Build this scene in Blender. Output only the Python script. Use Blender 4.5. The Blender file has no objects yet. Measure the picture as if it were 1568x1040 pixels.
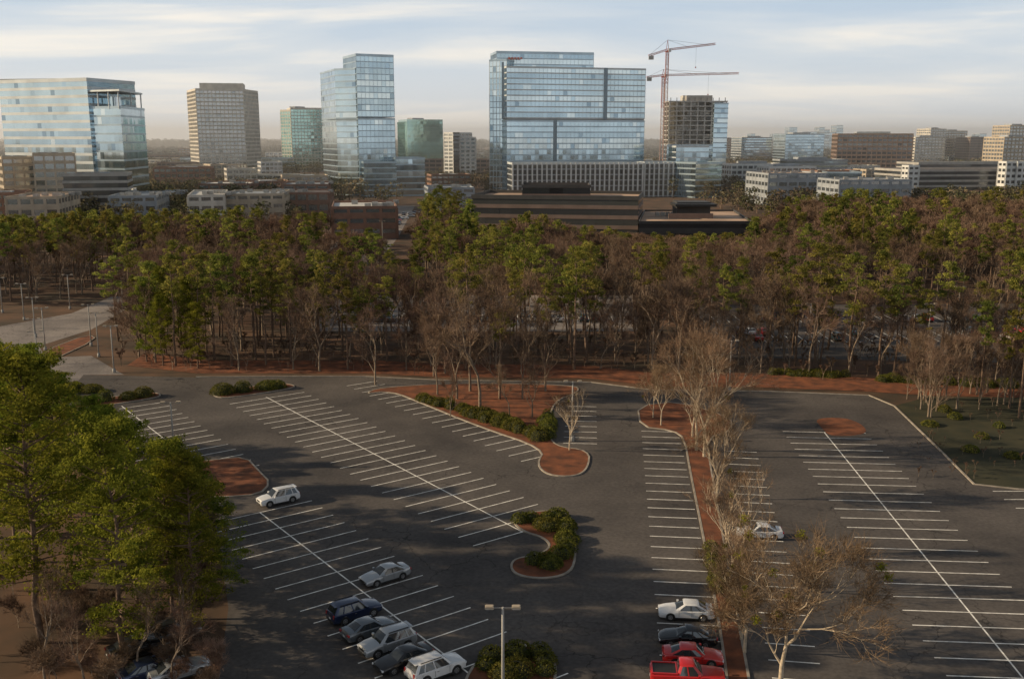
import bpy, bmesh, math, random
import numpy as np
from mathutils import Vector
random.seed(7); RNG=np.random.default_rng(7)
S=bpy.context.scene
COL=S.collection
# ---------------------------------------------------------------- survey helpers (ground rectification)
F=1524.0; H=41.0; TH=math.atan(308/F); c_,s_=math.cos(TH),math.sin(TH)
def G(px,py):
    v=(py-520)/F; den=s_+v*c_
    return ((px-784)/F*H/den, H*(c_-v*s_)/den)
def PX(px,Y): return (px-784)/F*Y*c_
def PZ(py,Y):
    v=(py-520)/F
    return H-Y*(s_+v*c_)/(c_-v*s_)
AX=(-.588,.809); WX=(.809,.588)
def TW(t,w): return (AX[0]*t+WX[0]*w, AX[1]*t+WX[1]*w)
# ---------------------------------------------------------------- materials
MATS={}
def nm(name):
    m=bpy.data.materials.new(name); m.use_nodes=True
    nt=m.node_tree; nt.nodes.clear()
    return m,nt,nt.nodes,nt.links
def mat(name,col,rough=.7,metal=0,var=.15,scale=1.5,coat=0,bump=0,spec=.5,col2=None,coord='Object',detail=5):
    if name in MATS: return MATS[name]
    m,nt,N,L=nm(name)
    o=N.new('ShaderNodeOutputMaterial'); b=N.new('ShaderNodeBsdfPrincipled')
    L.new(b.outputs[0],o.inputs[0])
    b.inputs['Roughness'].default_value=rough; b.inputs['Metallic'].default_value=metal
    b.inputs['Coat Weight'].default_value=coat; b.inputs['Specular IOR Level'].default_value=spec
    tc=N.new('ShaderNodeTexCoord'); no=N.new('ShaderNodeTexNoise')
    no.inputs['Scale'].default_value=scale; no.inputs['Detail'].default_value=detail
    L.new(tc.outputs[coord],no.inputs['Vector'])
    r=N.new('ShaderNodeValToRGB'); L.new(no.outputs['Fac'],r.inputs[0])
    a=[max(0,x*(1-var)) for x in col] if col2 is None else col; bb=[x*(1+var) for x in col] if col2 is None else col2
    r.color_ramp.elements[0].position=.33; r.color_ramp.elements[1].position=.67
    r.color_ramp.elements[0].color=(*a,1); r.color_ramp.elements[1].color=(*bb,1)
    L.new(r.outputs[0],b.inputs['Base Color'])
    if bump:
        bp=N.new('ShaderNodeBump'); bp.inputs['Strength'].default_value=bump; bp.inputs['Distance'].default_value=.05
        n2=N.new('ShaderNodeTexNoise'); n2.inputs['Scale'].default_value=scale*8; L.new(tc.outputs[coord],n2.inputs['Vector'])
        L.new(n2.outputs['Fac'],bp.inputs['Height']); L.new(bp.outputs[0],b.inputs['Normal'])
    MATS[name]=m; return m
def leafmat(name,dark,light,trans=.35,scale=.5,hue=.04,vlo=.65,vhi=1.25):
    m,nt,N,L=nm(name)
    o=N.new('ShaderNodeOutputMaterial'); d=N.new('ShaderNodeBsdfDiffuse'); t=N.new('ShaderNodeBsdfTranslucent')
    mx=N.new('ShaderNodeMixShader'); mx.inputs[0].default_value=trans
    tc=N.new('ShaderNodeTexCoord'); no=N.new('ShaderNodeTexNoise'); no.inputs['Scale'].default_value=scale; no.inputs['Detail'].default_value=3
    L.new(tc.outputs['Object'],no.inputs['Vector'])
    r=N.new('ShaderNodeValToRGB'); r.color_ramp.elements[0].position=.35; r.color_ramp.elements[1].position=.65
    r.color_ramp.elements[0].color=(*dark,1); r.color_ramp.elements[1].color=(*light,1)
    L.new(no.outputs['Fac'],r.inputs[0])
    oi=N.new('ShaderNodeObjectInfo'); hs=N.new('ShaderNodeHueSaturation')
    mr=N.new('ShaderNodeMapRange'); mr.inputs[3].default_value=.5-hue; mr.inputs[4].default_value=.5+hue*.6
    L.new(oi.outputs['Random'],mr.inputs[0]); L.new(mr.outputs[0],hs.inputs['Hue'])
    m2=N.new('ShaderNodeMath'); m2.operation='MULTIPLY'; m2.inputs[1].default_value=7.31; L.new(oi.outputs['Random'],m2.inputs[0])
    fr=N.new('ShaderNodeMath'); fr.operation='FRACT'; L.new(m2.outputs[0],fr.inputs[0])
    mv=N.new('ShaderNodeMapRange'); mv.inputs[3].default_value=vlo; mv.inputs[4].default_value=vhi
    L.new(fr.outputs[0],mv.inputs[0]); L.new(mv.outputs[0],hs.inputs['Value'])
    L.new(r.outputs[0],hs.inputs['Color'])
    L.new(hs.outputs[0],d.inputs[0])
    if trans>0:
        L.new(hs.outputs[0],t.inputs[0])
        L.new(d.outputs[0],mx.inputs[1]); L.new(t.outputs[0],mx.inputs[2]); L.new(mx.outputs[0],o.inputs[0])
    else: L.new(d.outputs[0],o.inputs[0])
    MATS[name]=m; return m
def glassmat(name,col,rough=.08,metal=.85):
    return mat(name,col,rough,metal,var=.1,scale=.05)

def asphalt(name,base=.055):
    m,nt,N,L=nm(name)
    o=N.new('ShaderNodeOutputMaterial'); b=N.new('ShaderNodeBsdfPrincipled'); L.new(b.outputs[0],o.inputs[0])
    b.inputs['Roughness'].default_value=.85; b.inputs['Specular IOR Level'].default_value=.25
    tc=N.new('ShaderNodeTexCoord')
    n1=N.new('ShaderNodeTexNoise'); n1.inputs['Scale'].default_value=.06; n1.inputs['Detail'].default_value=8; n1.inputs['Roughness'].default_value=.65
    L.new(tc.outputs['Object'],n1.inputs['Vector'])
    r=N.new('ShaderNodeValToRGB'); r.color_ramp.elements[0].position=.35; r.color_ramp.elements[1].position=.68
    r.color_ramp.elements[0].color=(base*.66,base*.60,base*.58,1); r.color_ramp.elements[1].color=(base*1.4,base*1.24,base*1.13,1)
    L.new(n1.outputs['Fac'],r.inputs[0])
    n2=N.new('ShaderNodeTexNoise'); n2.inputs['Scale'].default_value=2.5; n2.inputs['Detail'].default_value=6
    L.new(tc.outputs['Object'],n2.inputs['Vector'])
    mr=N.new('ShaderNodeMapRange'); mr.inputs[1].default_value=.3; mr.inputs[2].default_value=.7; mr.inputs[3].default_value=.8; mr.inputs[4].default_value=1.2
    L.new(n2.outputs['Fac'],mr.inputs[0])
    mu=N.new('ShaderNodeMix'); mu.data_type='RGBA'; mu.blend_type='MULTIPLY'; mu.inputs[0].default_value=1
    L.new(r.outputs[0],mu.inputs[6]); L.new(mr.outputs[0],mu.inputs[7])
    nd=N.new('ShaderNodeTexNoise'); nd.inputs['Scale'].default_value=.7; nd.inputs['Detail'].default_value=4; L.new(tc.outputs['Object'],nd.inputs['Vector'])
    va=N.new('ShaderNodeVectorMath'); va.operation='SCALE'; va.inputs['Scale'].default_value=2.2; L.new(nd.outputs['Color'],va.inputs[0])
    vb=N.new('ShaderNodeVectorMath'); vb.operation='ADD'; L.new(tc.outputs['Object'],vb.inputs[0]); L.new(va.outputs[0],vb.inputs[1])
    vo=N.new('ShaderNodeTexVoronoi'); vo.feature='DISTANCE_TO_EDGE'; vo.inputs['Scale'].default_value=.16; L.new(vb.outputs[0],vo.inputs['Vector'])
    cr=N.new('ShaderNodeMapRange'); cr.inputs[1].default_value=.0; cr.inputs[2].default_value=.014; cr.inputs[3].default_value=.35; cr.inputs[4].default_value=1
    L.new(vo.outputs['Distance'],cr.inputs[0])
    n3=N.new('ShaderNodeTexNoise'); n3.inputs['Scale'].default_value=.04; L.new(tc.outputs['Object'],n3.inputs['Vector'])
    gt=N.new('ShaderNodeMapRange'); gt.inputs[1].default_value=.45; gt.inputs[2].default_value=.58; L.new(n3.outputs['Fac'],gt.inputs[0])
    mm=N.new('ShaderNodeMix'); mm.data_type='FLOAT'; mm.inputs[2].default_value=1; L.new(gt.outputs[0],mm.inputs[0]); L.new(cr.outputs[0],mm.inputs[3])
    mu2=N.new('ShaderNodeMix'); mu2.data_type='RGBA'; mu2.blend_type='MULTIPLY'; mu2.inputs[0].default_value=1
    L.new(mu.outputs[2],mu2.inputs[6]); L.new(mm.outputs[0],mu2.inputs[7]); L.new(mu2.outputs[2],b.inputs['Base Color'])
    MATS[name]=m; return m
M_ASPH=asphalt('asphalt',.096)
M_ASPH2=asphalt('asphalt_old',.24)
M_PAINT=mat('road_paint',(.86,.84,.78),.7,var=.3,scale=1.2)
M_CURB=mat('kerb_concrete',(.33,.29,.24),.85,var=.25,scale=.8)
M_STRAW=mat('pine_straw',(.09,.032,.014),.95,scale=.55,col2=(.25,.08,.03),bump=.5,detail=9)
M_GRASS=mat('shaded_winter_grass',(.018,.022,.008),.95,scale=.25,col2=(.05,.045,.018),detail=9)  # base kept extra dark: tree shade over the verge is in this colour
M_SOIL=mat('forest_floor',(.04,.028,.015),.95,scale=.12,col2=(.14,.07,.035),detail=10)
M_PINE=leafmat('pine_needles',(.07,.10,.025),(.36,.35,.08),.45,.45)
M_PINEN=leafmat('pine_needles_near',(.07,.10,.016),(.31,.33,.045),.45,.5,.03,.8,1.2)
M_SHRUB=leafmat('shrub_leaves',(.06,.075,.018),(.19,.18,.04),.2,1.2,.02,.9,1.15)
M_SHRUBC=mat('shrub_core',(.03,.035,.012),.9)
M_BARK=mat('pine_bark',(.15,.10,.07),.9,scale=3,var=.4)
M_GBARK=mat('grey_bark',(.22,.17,.125),.9,scale=3,var=.35)
M_TWIG=leafmat('brown_twigs',(.135,.088,.06),(.26,.185,.135),.0,.5,.015)
M_TWIGL=leafmat('pale_twigs',(.14,.095,.06),(.26,.18,.115),.0,.5,.01)
M_MIST=leafmat('mistletoe',(.14,.16,.02),(.32,.30,.04),.3,1,.0)
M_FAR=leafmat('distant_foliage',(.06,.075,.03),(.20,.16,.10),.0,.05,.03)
M_FARH=leafmat('haze_tinted_treeline',(.10,.115,.115),(.19,.195,.19),.0,.05,.01)  # distance haze mixed into the foliage colour as a pale grey-blue
M_CONC=mat('concrete',(.36,.35,.33),.85,scale=.3)
M_CONCL=mat('fresh_concrete',(.52,.51,.48),.85,scale=.1,var=.2)
M_WHITE=mat('white_panel',(.62,.63,.62),.6,scale=.2,var=.08)
M_DARK=mat('dark_cladding',(.06,.058,.056),.6,scale=.3)
M_BLACK=mat('black_trim',(.02,.02,.02),.6)
M_STEEL=mat('galvanised_steel',(.35,.34,.32),.5,.6)
M_CRANE=mat('crane_red_paint',(.55,.13,.09),.6)
M_CRW=mat('crane_white_paint',(.6,.42,.37),.6)
M_ROOFW=mat('membrane_roof',(.60,.59,.56),.8,scale=.05,var=.2)
M_ROOFB=mat('gravel_roof',(.50,.35,.25),.9,scale=.1,var=.25)
M_BRICK=mat('brown_brick',(.24,.14,.10),.85,scale=.4)
M_TAN=mat('tan_precast',(.45,.38,.29),.8,scale=.2)
M_CREAM=mat('cream_precast',(.56,.53,.47),.8,scale=.2)
M_GREYP=mat('grey_precast',(.30,.33,.36),.8,scale=.2)
M_BRNP=mat('brown_precast',(.20,.145,.12),.8,scale=.2)
M_GL=[glassmat('glass_a',(.44,.56,.63),.08,.95),glassmat('glass_b',(.37,.48,.55),.08,.95),glassmat('glass_c',(.60,.69,.72),.12,.95),glassmat('glass_d',(.24,.33,.40),.06,.95)]
M_GG=[glassmat('green_glass_a',(.32,.53,.50)),glassmat('green_glass_b',(.28,.47,.45)),glassmat('green_glass_c',(.38,.58,.55)),glassmat('green_glass_d',(.21,.38,.37))]
M_GC=[glassmat('bronze_glass_a',(.38,.41,.42),.15),glassmat('bronze_glass_b',(.33,.36,.37),.15),glassmat('bronze_glass_c',(.43,.44,.44),.2),glassmat('bronze_glass_d',(.24,.27,.29),.1)]
M_GK=[glassmat('dark_glass_a',(.13,.14,.15),.1,.6),glassmat('dark_glass_b',(.09,.10,.11),.1,.6),glassmat('dark_glass_c',(.17,.18,.18),.1,.6),glassmat('dark_glass_d',(.06,.065,.07),.1,.6)]
M_SP=mat('spandrel_blue',(.36,.46,.53),.3,.5,scale=.1)
M_SPW=mat('spandrel_pale',(.55,.60,.62),.5,.1,scale=.1)
M_STR=mat('recessed_glass',(.13,.18,.22),.2,.4)
# ---------------------------------------------------------------- mesh builder
class MB:
    def __init__(s): s.v=[]; s.f=[]; s.m=[]; s.sm=[]; s.mats=[]
    def mi(s,m):
        if m not in s.mats: s.mats.append(m)
        return s.mats.index(m)
    def face(s,pts,m,smooth=False):
        n=len(s.v); s.v.extend([tuple(p) for p in pts]); s.f.append(tuple(range(n,n+len(pts)))); s.m.append(s.mi(m)); s.sm.append(smooth)
    def box(s,c,d,m,rot=0,taper=1.0):
        cx,cy,cz=c; a,b,h=d[0]/2,d[1]/2,d[2]/2; cr,sr=math.cos(rot),math.sin(rot)
        n=len(s.v)
        for z,t in ((-h,1),(h,taper)):
            for x,y in ((-a,-b),(a,-b),(a,b),(-a,b)):
                x*=t;y*=t
                s.v.append((cx+x*cr-y*sr,cy+x*sr+y*cr,cz+z))
        k=s.mi(m)
        for f in ((0,3,2,1),(4,5,6,7),(0,1,5,4),(1,2,6,5),(2,3,7,6),(3,0,4,7)):
            s.f.append(tuple(n+i for i in f)); s.m.append(k); s.sm.append(False)
    def tube(s,p,q,r0,r1,m,n=6,cap=False):
        p=Vector(p);q=Vector(q);d=(q-p)
        if d.length<1e-6:return
        d.normalize(); a=d.orthogonal().normalized(); b=d.cross(a)
        k=len(s.v)
        for P,r in ((p,r0),(q,r1)):
            for i in range(n):
                t=2*math.pi*i/n; s.v.append(tuple(P+a*(r*math.cos(t))+b*(r*math.sin(t))))
        mi=s.mi(m)
        for i in range(n):
            j=(i+1)%n; s.f.append((k+i,k+j,k+n+j,k+n+i)); s.m.append(mi); s.sm.append(n>4)
        if cap:
            s.f.append(tuple(k+n+i for i in range(n))); s.m.append(mi); s.sm.append(False)
            s.f.append(tuple(k+n-1-i for i in range(n))); s.m.append(mi); s.sm.append(False)
    def leaves(s,C,size,asp,m):
        C=np.asarray(C); n=len(C)
        a=RNG.normal(size=(n,3)); a/=np.linalg.norm(a,axis=1)[:,None]
        b=np.cross(a,RNG.normal(size=(n,3))); b/=np.linalg.norm(b,axis=1)[:,None]
        sz=size*RNG.uniform(.6,1.3,size=(n,1)); a=a*sz*.5; b=b*sz*.5*asp
        V=np.stack([C-a-b*.3,C-b,C+a,C+b],axis=1).reshape(-1,3)
        k=len(s.v); s.v.extend(map(tuple,V.tolist())); mi=s.mi(m)
        s.f.extend([(k+4*i,k+4*i+1,k+4*i+2,k+4*i+3) for i in range(n)]); s.m.extend([mi]*n); s.sm.extend([False]*n)
    def slivers(s,P,Q,w,m):
        P=np.asarray(P);Q=np.asarray(Q);n=len(P); d=Q-P
        b=np.cross(d,RNG.normal(size=(n,3))); b/=(np.linalg.norm(b,axis=1)[:,None]+1e-9); b*=w/2
        V=np.stack([P-b,P+b,Q],axis=1).reshape(-1,3)
        k=len(s.v); s.v.extend(map(tuple,V.tolist())); mi=s.mi(m)
        s.f.extend([(k+3*i,k+3*i+1,k+3*i+2) for i in range(n)]); s.m.extend([mi]*n); s.sm.extend([False]*n)
    def mesh(s,name):
        me=bpy.data.meshes.new(name); me.from_pydata(s.v,[],s.f)
        for m in s.mats: me.materials.append(m)
        me.polygons.foreach_set('material_index',s.m); me.polygons.foreach_set('use_smooth',s.sm)
        me.update(); return me
    def obj(s,name,loc=(0,0,0),rot=0,parent=None):
        o=bpy.data.objects.new(name,s.mesh(name)); o.location=loc; o.rotation_euler=(0,0,rot); COL.objects.link(o)
        if parent: o.parent=parent
        return o
def inst(me,name,loc,rot=0,sc=1,parent=None):
    o=bpy.data.objects.new(name,me); o.location=loc; o.rotation_euler=(0,0,rot)
    o.scale=(sc,sc,sc) if not isinstance(sc,tuple) else sc
    COL.objects.link(o)
    if parent: o.parent=parent
    return o
def empty(name,loc=(0,0,0)):
    o=bpy.data.objects.new(name,None); o.location=loc; COL.objects.link(o); return o
def inpoly(x,y,P):
    c=False; n=len(P); j=n-1
    for i in range(n):
        xi,yi=P[i];xj,yj=P[j]
        if (yi>y)!=(yj>y) and x<(xj-xi)*(y-yi)/(yj-yi)+xi: c=not c
        j=i
    return c
def smooth_poly(P,it=2):
    for _ in range(it):
        Q=[]
        for i in range(len(P)):
            a=P[i];b=P[(i+1)%len(P)]
            Q+= [(a[0]*.75+b[0]*.25,a[1]*.75+b[1]*.25),(a[0]*.25+b[0]*.75,a[1]*.25+b[1]*.75)]
        P=Q
    return P
def area(P): return sum(P[i][0]*P[(i+1)%len(P)][1]-P[(i+1)%len(P)][0]*P[i][1] for i in range(len(P)))/2
def sheet(name,P,z,m):
    if area(P)<0: P=P[::-1]
    b=MB(); b.face([(x,y,z) for x,y in P],m); return b.obj(name)
def kerb_into(b,P,closed=True,w=.22,h=.13,m=None):
    m=m or M_CURB; n=len(P)
    inn=[];
    if closed and area(P)<0: P=P[::-1]
    for i in range(n):
        a=Vector(P[(i-1)%n] if closed or i>0 else P[i]); c=Vector(P[(i+1)%n] if closed or i<n-1 else P[i])
        d=(c-a); d.normalize(); nn=Vector((-d.y,d.x)); p=Vector(P[i])+nn*w; inn.append((p.x,p.y))
    for i in range(n if closed else n-1):
        j=(i+1)%n
        a,c=P[i],P[j];e,f=inn[i],inn[j]
        b.face([(a[0],a[1],0),(c[0],c[1],0),(c[0],c[1],h),(a[0],a[1],h)],m)
        b.face([(a[0],a[1],h),(c[0],c[1],h),(f[0],f[1],h),(e[0],e[1],h)],m)
        b.face([(e[0],e[1],h),(f[0],f[1],h),(f[0],f[1],0),(e[0],e[1],0)],m)
    return inn
def island(name,px,world=False,sm=2,m=None):
    P=px if world else [G(*p) for p in px]
    P=smooth_poly(P,sm)
    if area(P)<0: P=P[::-1]
    b=MB(); inn=kerb_into(b,P)
    b.face([(x,y,.105) for x,y in inn],m or M_STRAW)
    b.obj(name); return P
# ---------------------------------------------------------------- ground
b=MB()
R=14000
b.face([(-R,-600,0),(R,-600,0),(R,R,0),(-R,R,0)],M_SOIL); b.obj('ground')
LOT=[G(*p) for p in [(128,574),(300,578),(450,577),(560,577),(680,583),(905,586),(1000,598),(1180,600),(1330,606),(1368,622),(1432,684),(1490,742),(1560,750)]]
LOT+= [(62,112),(140,105),(140,45),(-14,45),(-17,60)]
LOT+= [G(*p) for p in [(335,1040),(350,930),(338,850),(325,775),(285,762),(270,700),(150,652),(95,612)]]
sheet('parking_lot_asphalt',LOT,.004,M_ASPH)
ROAD=[G(*p) for p in [(95,612),(128,574),(190,574),(140,545),(70,548),(60,530),(140,505),(200,470),(205,452),(170,455),(110,480),(0,500),(-120,520),(-120,560),(30,552),(60,575)]]
sheet('access_road',ROAD,.008,M_ASPH2)
LOT2=[(38,186),(150,176),(170,250),(42,246)]
sheet('rear_parking_lot',LOT2,.004,M_ASPH)
LOT3=[(-45,212),(28,212),(32,262),(-45,262)]
sheet('rear_car_park',LOT3,.004,M_ASPH2)
ROAD2=[(-64,300),(-44,300),(-48,420),(-60,620),(-86,620),(-72,420)]
sheet('far_road',ROAD2,.004,M_ASPH2)
FR=[G(*p) for p in [(195,560),(300,572),(560,572),(680,578),(905,580),(1000,592),(1180,594),(1330,600),(1420,606),(1600,610)]]
b=MB()
for i in range(len(FR)-1):
    a,c=FR[i],FR[i+1]; b.face([(a[0],a[1],.05),(c[0],c[1],.05),(c[0],c[1]+9,.35),(a[0],a[1]+9,.35)],M_STRAW)
b.obj('pine_straw_bank')
b=MB(); kerb_into(b,[G(*p) for p in [(300,578),(450,577),(560,577),(680,583),(905,586),(1000,598),(1180,600),(1330,606),(1368,622),(1432,684),(1490,742),(1560,750),(1700,760)]],closed=False,w=.25); b.obj('lot_kerb')
GR=[G(*p) for p in [(1368,622),(1432,684),(1490,742),(1560,750),(1700,760),(1850,610),(1420,608)]]
sheet('grass_verge',GR,.02,M_GRASS)
# ---------------------------------------------------------------- markings
pb=MB()
def line(p,q,w=.15,z=.012):
    p=Vector(p);q=Vector(q);d=(q-p).normalized();n=Vector((-d.y,d.x))*w/2
    pb.face([(p-n).to_3d()+Vector((0,0,z)),(q-n).to_3d()+Vector((0,0,z)),(q+n).to_3d()+Vector((0,0,z)),(p+n).to_3d()+Vector((0,0,z))],M_PAINT)
def rowTW(t0,t1,w0,w1,wc=None,sp=2.75):
    t=t0
    while t<=t1+.01:
        line(TW(t,w0),TW(t,w1)); t+=sp
    if wc is not None: line(TW(t0,wc),TW(t1,wc),z=.016)
def rowpx(p0,p1,l,r,center=True,sp=2.75,ext=0):
    a=Vector(G(*p0));c=Vector(G(*p1)); d=(c-a); Ln=d.length+ext; d.normalize(); n=Vector((d.y,-d.x))
    if n.x<0:n=-n
    t=0
    while t<=Ln:
        p=a+d*t; line(tuple(p-n*l),tuple(p+n*r)); t+=sp
    if center: line(tuple(a),tuple(a+d*(t-sp)),z=.016)
rowTW(80,149.5,53.2,65.8,59.5)
rowTW(55,101.8,32.8,45.4,39.1)
rowTW(117.5,157.5,32.8,45.4,39.1)
rowTW(99,150,73.4,79.2)
rowpx((982,660),(1005,942),0,5.3,False,ext=25)
rowpx((1100,690),(1145,942),-1.0,5.0,False,ext=25)
rowpx((1262,662),(1568,1040),5.8,5.8,True,ext=12)
rowpx((868,622),(862,684),0,4.6,False)
a=Vector(G(1520,752))
for i in range(9): line((a.x,a.y-2.75*i),(a.x+6,a.y-2.75*i))
for i in range(30):
    line((44+i*2.75,200),(44+i*2.75,211)); line((44+i*2.75,222),(44+i*2.75,233))
for i in range(24): line((-40+i*2.75,222),(-40+i*2.75,233))
pb.obj('parking_lot_markings')
# ---------------------------------------------------------------- islands
island('planted_island',[(783,800),(800,786),(850,781),(881,792),(884,860),(870,881),(830,888),(790,882),(779,868),(788,855),(822,851),(843,838),(832,824),(800,815)])
island('planted_island',[(715,1025),(755,995),(822,987),(850,1003),(854,1045),(830,1090),(700,1085)])
island('planted_island',[(556,604),(600,600),(640,616),(735,655),(834,688),(820,712),(838,729),(882,731),(902,718),(904,690),(848,684),(842,660),(846,616),(890,600),(880,590),(700,587),(580,594)])
island('planted_island',[(273,712),(330,704),(378,700),(398,722),(416,740),(398,758),(345,762),(290,764),(268,740)],sm=1)
island('planted_island',[TW(159,33),TW(159,45),TW(161,46.5),TW(164,45),TW(164,33)],world=True)
island('planted_island',[TW(152,54),TW(152,65.5),TW(154,66.5),TW(157,65),TW(157.5,54),TW(155,52.5)],world=True)
island('planted_island',[(975,622),(1040,615),(1120,640),(1122,660),(1082,672),(1090,720),(1108,820),(1130,940),(1150,1045),(1175,1200),(1128,1200),(1112,1045),(1097,940),(1075,820),(1055,720),(1047,672),(1030,660),(980,654)],sm=1)
sheet('pine_straw_patch',smooth_poly([G(*p) for p in [(1246,641),(1290,639),(1318,648),(1330,663),(1300,668),(1268,667),(1258,655)]]),.02,M_STRAW)
island('roadside_verge',[(62,540),(135,512),(150,520),(75,555)],sm=1)
# ---------------------------------------------------------------- shrubs
def hedge(name,pts,r=.9,h=1.0,den=1.3,world=False,z=.1):
    P=[Vector(p if world else G(*p)) for p in pts]; b=MB()
    for i in range(len(P)-1):
        n=max(1,int((P[i+1]-P[i]).length/(r*1.0)))
        for k in range(n):
            q=P[i].lerp(P[i+1],(k+random.random()*.5)/n); rr=r*random.uniform(.75,1.25); hh=h*random.uniform(.7,1.1)
            ox,oy=random.uniform(-.4,.4)*r,random.uniform(-.4,.4)*r
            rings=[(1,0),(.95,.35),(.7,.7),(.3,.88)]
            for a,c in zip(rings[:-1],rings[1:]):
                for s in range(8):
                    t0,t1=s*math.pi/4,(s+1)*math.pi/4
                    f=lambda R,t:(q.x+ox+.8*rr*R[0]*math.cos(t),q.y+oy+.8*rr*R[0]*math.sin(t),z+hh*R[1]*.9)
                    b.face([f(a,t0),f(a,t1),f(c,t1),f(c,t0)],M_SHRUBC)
            m=int(480*rr*rr*den)
            ph=RNG.uniform(0,2*math.pi,m); zz=RNG.uniform(0,1,m); rad=np.sqrt(1-zz**2*.95)*rr*RNG.uniform(.85,1.12,m)
            C=np.stack([q.x+ox+rad*np.cos(ph),q.y+oy+rad*np.sin(ph),z+.05+zz*hh*RNG.uniform(.85,1.12,m)],1)
            b.leaves(C,.17,.6,M_SHRUB)
    return b.obj(name)
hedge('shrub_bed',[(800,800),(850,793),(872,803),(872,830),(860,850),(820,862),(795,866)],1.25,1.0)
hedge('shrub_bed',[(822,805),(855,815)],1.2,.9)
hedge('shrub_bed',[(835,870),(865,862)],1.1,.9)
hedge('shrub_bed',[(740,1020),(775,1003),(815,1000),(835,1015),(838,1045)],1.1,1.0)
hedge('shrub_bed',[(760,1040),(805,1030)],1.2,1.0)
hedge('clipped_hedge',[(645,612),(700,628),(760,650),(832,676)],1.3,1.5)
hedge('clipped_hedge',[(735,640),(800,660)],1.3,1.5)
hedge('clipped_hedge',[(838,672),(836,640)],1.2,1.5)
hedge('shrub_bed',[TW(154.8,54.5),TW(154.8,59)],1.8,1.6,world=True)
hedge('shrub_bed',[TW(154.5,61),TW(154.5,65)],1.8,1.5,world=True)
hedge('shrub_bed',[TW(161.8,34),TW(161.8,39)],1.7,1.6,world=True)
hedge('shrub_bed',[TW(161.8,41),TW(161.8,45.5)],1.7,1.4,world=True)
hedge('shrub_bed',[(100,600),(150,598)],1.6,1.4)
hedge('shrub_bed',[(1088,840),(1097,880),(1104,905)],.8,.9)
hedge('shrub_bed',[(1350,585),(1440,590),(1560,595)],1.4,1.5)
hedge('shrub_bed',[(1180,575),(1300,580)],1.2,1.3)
# ---------------------------------------------------------------- trees
def pine_mesh(seed,Ht,cb,n_l,per,leaf,maxr=3.0,mat_=None,asp=.5,fat=1.0):
    random.seed(seed); b=MB(); mat_=mat_ or M_PINE
    pts=[]; x=y=0
    for i in range(8):
        z=Ht*i/7; pts.append(Vector((x,y,z))); x+=random.uniform(-.3,.3); y+=random.uniform(-.3,.3)
    rb=.010*Ht+.04
    for i in range(7): b.tube(pts[i],pts[i+1],rb*(1-i/8),rb*(1-(i+1)/8),M_BARK,7)
    def at(z):
        f=max(0,min(6.999,z/Ht*7)); i=int(f); return pts[i].lerp(pts[i+1],f-i)
    C=[]; lob=[random.uniform(.55,1.25) for _ in range(5)]
    for k in range(n_l):
        u=(k+random.random())/n_l; z=Ht*(cb+(1-cb)*u**.85*.97)
        prof=math.sin(math.pi*min(1,(u*.72+.22)))**.8
        a=random.uniform(0,2*math.pi)
        ln=maxr*prof*random.uniform(.45,1.1)*lob[int((a/6.2832*5+u*3))%5]; up=random.uniform(0,.4)+.6*u
        p=at(z); d=Vector((math.cos(a),math.sin(a),up)).normalized(); q=p+d*ln
        mid=p+d*ln*.5-Vector((0,0,.15)); b.tube(p,mid,.05+.01*ln,.035,M_BARK,3); b.tube(mid,q,.035,.015,M_BARK,3)
        for j in range(random.choice([1,2,3,3])):
            cc=p+d*ln*random.uniform(.5,1.08)+Vector((random.gauss(0,.4),random.gauss(0,.4),random.gauss(.1,.2)))
            r=random.uniform(.45,.95)*fat
            g=RNG.normal(size=(per,3)); g/=np.linalg.norm(g,axis=1)[:,None]; g*=r*RNG.uniform(.3,1,size=(per,1))**.6; g[:,2]*=.55
            C.append(g+np.array(cc))
    b.leaves(np.concatenate(C),leaf,asp,mat_)
    return b.mesh('pine_%d'%seed)
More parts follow.
